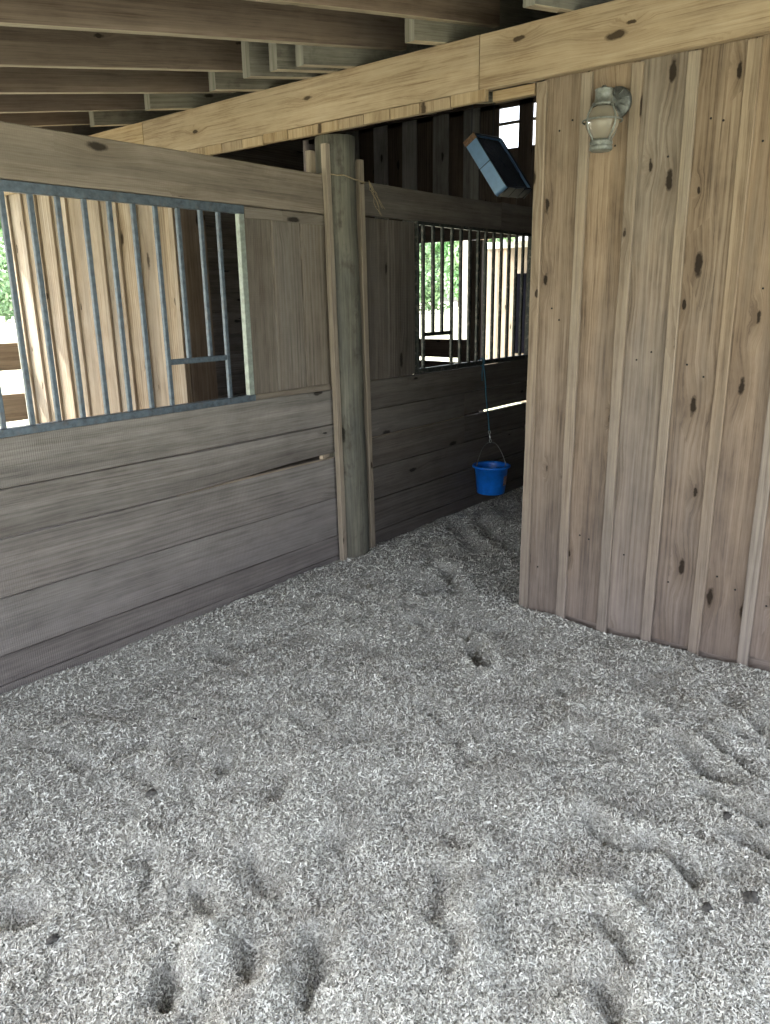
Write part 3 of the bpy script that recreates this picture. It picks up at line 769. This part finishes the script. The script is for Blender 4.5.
gd_ = MB().tube([Vector((AX + .085 * math.cos(t), .085 * math.sin(t), -.1)) for t in (2 * PI * i / 40 for i in range(40))], .0042, 7, closed=True).build('guard', M['lantern'], wl_)
for k in range(4):
    t = PI / 4 + 2 * PI * k / 4 + .35
    b = MB(); b.tube([Vector((AX + r * math.cos(t), r * math.sin(t), z)) for r, z in prof], .0042, 7); b.build('guard_wire', M['lantern'], gd_)
wl_.scale = (.98, .96, .9)

# ------------------------------------------------------------------ hanging bucket, snap, rope
bx, by, bz = 5.13, 3.045, .145
bk = thing('bucket', 'bright blue plastic bucket hanging on the dark plank partition', 'bucket', (bx, by, bz))
b = MB()
b.lathe([(.0, .004), (.094, .0), (.106, .003), (.110, .012), (.130, .205), (.143, .208), (.15, .214), (.15, .224), (.143, .229), (.129, .228), (.125, .215), (.105, .018), (.0, .012)], 40)
b.build('bucket_shell', M['blue'], bk)
b = MB()
up = Vector((.03, .03, .40))
ang = -.62   # the bail runs roughly across the view
ex = Vector((math.cos(ang) * .128, math.sin(ang) * .128, .215))
ey = Vector((-math.cos(ang) * .128, -math.sin(ang) * .128, .215))
pts = []
for k in range(21):
    s = k / 20; c = math.cos(PI * s)
    h = (1 - abs(c) ** 2.4)
    pts.append(Vector((ex.x * c + up.x * h, ex.y * c + up.y * h, .215 + (up.z - .215) * h)))
b.tube(pts, .0035, 7)
for e in (ex, ey):
    b.tube([Vector((e.x * .95 + .012 * math.cos(t) * math.sin(ang), e.y * .95 - .012 * math.cos(t) * math.cos(ang), .205 + .012 * math.sin(t))) for t in (2 * PI * i / 12 for i in range(12))], .003, 6, closed=True)
b.build('bail_handle', M['wire'], bk)
b = MB()
ring = []
for zz in (.075, .10, .125, .15):
    r = .110 + (.130 - .110) * (zz - .012) / .193 + .0012
    ring.append([Vector((r * math.cos(t), r * math.sin(t), zz)) for t in np.linspace(-1.68, -1.15, 10)])
b.ring_surface(ring, closed_ring=False, caps=(False, False)); o = b.build('sticker', M['sticker'], bk); o['label'] = 'pinkish worn sticker on the bucket side'
apex = Vector((bx, by, bz)) + up
sn = thing('snap_hook', 'small bright double snap hook between rope and bucket handle', 'snap hook', apex)
d = Vector((.03, .12, .62)).normalized()
q = d.to_track_quat('Z', 'Y').to_matrix().to_4x4()
b = MB()
b.tube([q @ Vector((.011 * math.cos(t), 0, .010 + .013 * math.sin(t))) for t in (2 * PI * i / 16 for i in range(16))], .0034, 7, closed=True); b.build('lower_eye', M['steel'], sn)
b = MB(); b.tube([q @ Vector((0, 0, z)) for z in (.024, .03, .05, .065)], .0055, 8); b.build('barrel', M['steel'], sn)
b = MB(); b.tube([q @ Vector((.011 * math.cos(t), 0, .079 + .013 * math.sin(t))) for t in (2 * PI * i / 16 for i in range(16))], .0034, 7, closed=True); b.build('upper_eye', M['steel'], sn)
top = apex + (q @ Vector((0, 0, .088)))
b = MB(); end = Vector((5.235, YL - .018, 1.172))
pts = [top.lerp(end, k / 12) + Vector((.004 * math.sin(k * .9), 0, 0)) for k in range(13)]
b.tube(pts, .0052, 7)
b.tube([end + Vector((0, .012 + .024 * math.cos(t), -.016 + .03 * math.sin(t))) for t in (2 * PI * i / 14 for i in range(14))], .0052, 7, closed=True)
b.tube([end, end + Vector((-.012, -.004, -.03)), end + Vector((-.02, -.003, -.1)), end + Vector((-.014, -.002, -.16))], .0045, 6)
o = b.build('rope', M['rope']); tag(o, 'thin blue rope tied to the grille above the bucket', 'rope')
# ring bolt
rb = thing('ring_bolt', 'small metal ring on the dark partition beside the doorway edge', 'ring', (6.05, YL, .672))
b = MB(); b.tube([(0, -.002, .02), (0, -.03, .02)], .006, 8); b.build('bolt', M['steel'], rb)
b = MB(); b.tube([Vector((.028 * math.cos(t), -.03, -.008 + .028 * math.sin(t))) for t in (2 * PI * i / 24 for i in range(24))], .0045, 8, closed=True); b.build('ring', M['steel'], rb)

# ------------------------------------------------------------------ tilted box fan hung above the partition
fan = thing('box_fan', 'light blue box fan tilted above the plank partition near the doorway', 'fan')
fan.location = (6.041, 3.583, 2.701); fan.rotation_euler = (-.592, -.069, .094)   # local: x width, y depth (face at -y), z height
W2, D2 = .26, .055
def rrect(h, r, n=6):
    p = []
    for cx_, cz_, a0 in ((h - r, h - r, 0), (-h + r, h - r, PI / 2), (-h + r, -h + r, PI), (h - r, -h + r, 1.5 * PI)):
        for k in range(n + 1):
            a = a0 + PI / 2 * k / n; p.append((cx_ + r * math.cos(a), cz_ + r * math.sin(a)))
    return p
out_ = rrect(W2, .03); inn = rrect(W2 - .012, .03)
b = MB(); b.ring_surface([[Vector((x, y, z)) for x, z in pr] for pr, y in ((inn, -D2), (out_, -D2), (out_, D2), (inn, D2), (inn, -D2))], caps=(False, False), smooth=False)
hs_ = b.build('housing', M['fanblue'], fan)
b = MB(); b.box((-W2 + .02, -D2 + .002, -W2 - .003), (W2 - .01, D2 - .002, -W2 - .0004), ch=.001, seg=1); o = b.build('underside_shade', M['fandark'], hs_); o['label'] = 'dark bottom face'  # dark sheet added so the lit underside of the housing reads as shaded
fg_ = MB().tube([Vector((x, -D2 - .002, z)) for x, z in rrect(W2 - .006, .03)], .007, 6, closed=True).build('front_grille', M['fandark'], fan)
b = MB(); bp = rrect(W2 - .0125, .028)
b.ring_surface([[Vector((x, y, z)) for x, z in bp] for y in (-D2 + .022, -D2 + .026)], smooth=False); b.build('shroud', M['fandark'], fan)
for k in range(7):
    rr_ = .03 + .033 * k
    b = MB(); b.tube([Vector((rr_ * math.cos(t), -D2 + .006, rr_ * math.sin(t))) for t in (2 * PI * i / 40 for i in range(40))], .002, 5, closed=True); b.build('grille_ring', M['fandark'], fg_)
for k in range(8):
    t = PI * k / 8
    b = MB(); b.tube([(.243 * math.cos(t), -D2 + .009, .243 * math.sin(t)), (-.243 * math.cos(t), -D2 + .009, -.243 * math.sin(t))], .002, 5); b.build('grille_spoke', M['fandark'], fg_)
b = MB(); b.box((-W2 - .003, -D2 - .003, .215), (-W2 + .012, D2 + .003, W2 + .004), ch=.004, seg=1); o = b.build('rusty_corner', M['fanedge'], hs_); o['label'] = 'rusty upper corner cap'
b = MB(); b.tube([(-W2 - .002, -D2 - .003, .0), (-W2 - .002, D2 + .003, .0)], .003, 6); b.build('seam', M['fandark'], hs_)
for x in (-.24, -.08, .1, .245):
    b = MB(); b.tube([(x, -D2 - .004, -W2 - .003), (x + .05, D2 + .004, -W2 - .003)], .004, 6); b.build('strap', M['fandark'], fan)
for x in (-.2, .2):
    b = MB(); zt_ = .62
    inv = fan.rotation_euler.to_matrix().inverted()
    p0 = Vector((x, 0, W2 + .002)); wpt = fan.rotation_euler.to_matrix() @ p0 + fan.location
    tgt = Vector((wpt.x, wpt.y, roof_z(wpt.x) + .004)); p1 = inv @ (tgt - fan.location)
    b.tube([p0.lerp(p1, k / 10) for k in range(11)], .003, 6); b.build('hanging_chain', M['fandark'], fan)

# ------------------------------------------------------------------ outside: rail fence, shed, trees
rf = thing('rail_fence', 'two rail wooden fence closing the side of the neighbouring run', 'fence', (-.9, 7.12, -.14))
for z in (.74, 1.20):
    b = MB(); b.board((0, .0, z), (4.4, 0, 0), (0, 0, .245), (0, .04, 0)); b.build('rail', M['strip'], rf)
for x in (0., 2.1):
    b = MB(); b.board((x, .042, 0), (0, 0, 2.35), (.12, 0, 0), (0, .12, 0)); b.build('fence_post', M['strip'], rf)
sh = thing('shed', 'pale board shed with a dark door behind the second grille', 'shed', (12.0, 3.0, -.14))
b = MB(); y = 0
while y < 4.6:
    b.board((0, y, 0), (0, 0, 2.6), (0, .235, 0), (.03, 0, 0)); y += .24
for y in (0, 4.56): b.board((.035, y, 0), (0, 0, 2.6), (2.8, 0, 0), (0, .03, 0), seg=2)
b.build('wall_boards', M['strip'], sh)
b = MB(); b.board((-.02, 1.2, 2.58), (0, 3.4, 0), (0, 0, .1), (.018, 0, 0)); b.build('fascia', plain('white_trim', (.7, .7, .68), .6), sh)
b = MB(); b.board((-.03, 2.2, .84), (0, 0, 1.32), (0, 1.53, 0), (.028, 0, 0)); b.build('door', M['black'], sh)
b = MB(); b.board((-.6, -.2, 2.72), (0, 4.3, 0), (3.6, 0, .5), (0, 0, .04), seg=4); b.build('roof', M['rafter'], sh)
def tree(x, y, H, R, mat, label, nl=1500, trunk=.25):
    t = thing('tree', label, 'tree', (x, y, -.14), 'trees at the edge of the field')
    b = MB(); b.tube([(0, 0, 0), (.1, .05, H * .25), (-.05, .1, H * .5), (.05, 0, H * .85)], lambda s: trunk * (1.15 - s), 9); b.build('trunk', M['bark'], t)
    r_ = np.random.default_rng(int(x * 7 + y * 13) % 9999)
    nb = 14
    cen = np.stack([r_.normal(0, R * .42, nb), r_.normal(0, R * .42, nb), H * (.2 + .72 * r_.random(nb))], 1); rad = R * r_.uniform(.35, .6, nb)
    b = MB()
    for k in range(nl):
        i = r_.integers(nb); d_ = r_.normal(0, 1, 3); d_ /= np.linalg.norm(d_)
        c = cen[i] + d_ * rad[i] * (r_.random() ** .25)
        if c[2] < .2: c[2] = .2 + r_.random()
        s = R * .1 * r_.uniform(.6, 1.4)
        a1 = r_.normal(0, 1, 3); a1 /= np.linalg.norm(a1); a2 = np.cross(a1, r_.normal(0, 1, 3)); a2 /= np.linalg.norm(a2)
        q0 = len(b.v)
        for (u, v) in ((-1, 0), (0, -.5), (1, 0), (0, .5)): b.v.append(tuple(c + a1 * u * s + a2 * v * s))
        b.face((q0, q0 + 1, q0 + 2, q0 + 3), [(0, 0)] * 4, r_.random())
    b.build('foliage', mat, t)
tree(128, 84, 26, 6.5, M['leaf'], 'tall dark tree behind the others in the second grille', 2600)
tree(97, 72, 20, 5.0, M['leafl'], 'light green tree at the left in the second grille', 2600)
tree(98, 62, 17, 4.5, M['leafl'], 'light green tree beside the pale post in the second grille', 2600)
tree(76, 56.5, 6, 3.2, M['leafl'], 'low bright bush in front of the trees in the second grille', 2200, .12)
tree(78, 49, 6, 3.2, M['leaf'], 'low dark bush in front of the trees in the second grille', 2200, .12)
tree(48, 104, 18, 6, M['leaf'], 'dark tree at the far left through the first grille', 2200)
tree(38, 84, 8, 4, M['leafl'], 'lighter bush at the far left through the first grille', 2000, .12)

# ------------------------------------------------------------------ light and camera
w = bpy.data.worlds.new('sky'); S.world = w; w.use_nodes = True
nt = w.node_tree; nt.nodes.clear()
wo = nt.nodes.new('ShaderNodeOutputWorld'); bg = nt.nodes.new('ShaderNodeBackground'); sky = nt.nodes.new('ShaderNodeTexSky')
sky.sky_type = 'NISHITA'; sky.sun_disc = False; sky.sun_elevation = math.radians(50); sky.sun_rotation = math.radians(-30); sky.air_density = 1.0; sky.dust_density = 3.0; sky.ozone_density = .6
hs = nt.nodes.new('ShaderNodeHueSaturation'); hs.inputs['Saturation'].default_value = .38
nt.links.new(sky.outputs[0], hs.inputs['Color']); nt.links.new(hs.outputs[0], bg.inputs[0]); nt.links.new(bg.outputs[0], wo.inputs[0])
bg.inputs[1].default_value = .28
sl = bpy.data.lights.new('sun', 'SUN'); sl.energy = 4.0; sl.angle = math.radians(.6); sl.color = (1, .95, .86)
so = bpy.data.objects.new('sun', sl); COL.objects.link(so)
to_sun = Vector((-.5, 1.0, 1.37)).normalized()
so.rotation_euler = to_sun.to_track_quat('Z', 'Y').to_euler(); so.location = to_sun * 40

cam = bpy.data.cameras.new('camera'); co = bpy.data.objects.new('camera', cam); COL.objects.link(co)
yaw, pit, rol = 0.67783, 0.27279, -0.015135
fwd = Vector((math.cos(yaw) * math.cos(pit), math.sin(yaw) * math.cos(pit), -math.sin(pit)))
rt = Vector((math.sin(yaw), -math.cos(yaw), 0)); upv = rt.cross(fwd)
r2 = rt * math.cos(rol) + upv * math.sin(rol); u2 = -rt * math.sin(rol) + upv * math.cos(rol)
mw = Matrix((r2, u2, -fwd)).transposed().to_4x4(); mw.translation = Vector((0, 0, 1.65))
co.matrix_world = mw
cam.sensor_fit = 'HORIZONTAL'; cam.sensor_width = 36; cam.lens = 763.81 * 36 / 770; cam.clip_start = .05; cam.clip_end = 800
S.camera = co
S.view_settings.view_transform = 'Standard'; S.view_settings.look = 'None'; S.view_settings.gamma = 1
S.view_settings.use_curve_mapping = False
S.view_settings.exposure = 1.9
S.cycles.max_bounces = 10; S.cycles.diffuse_bounces = 6
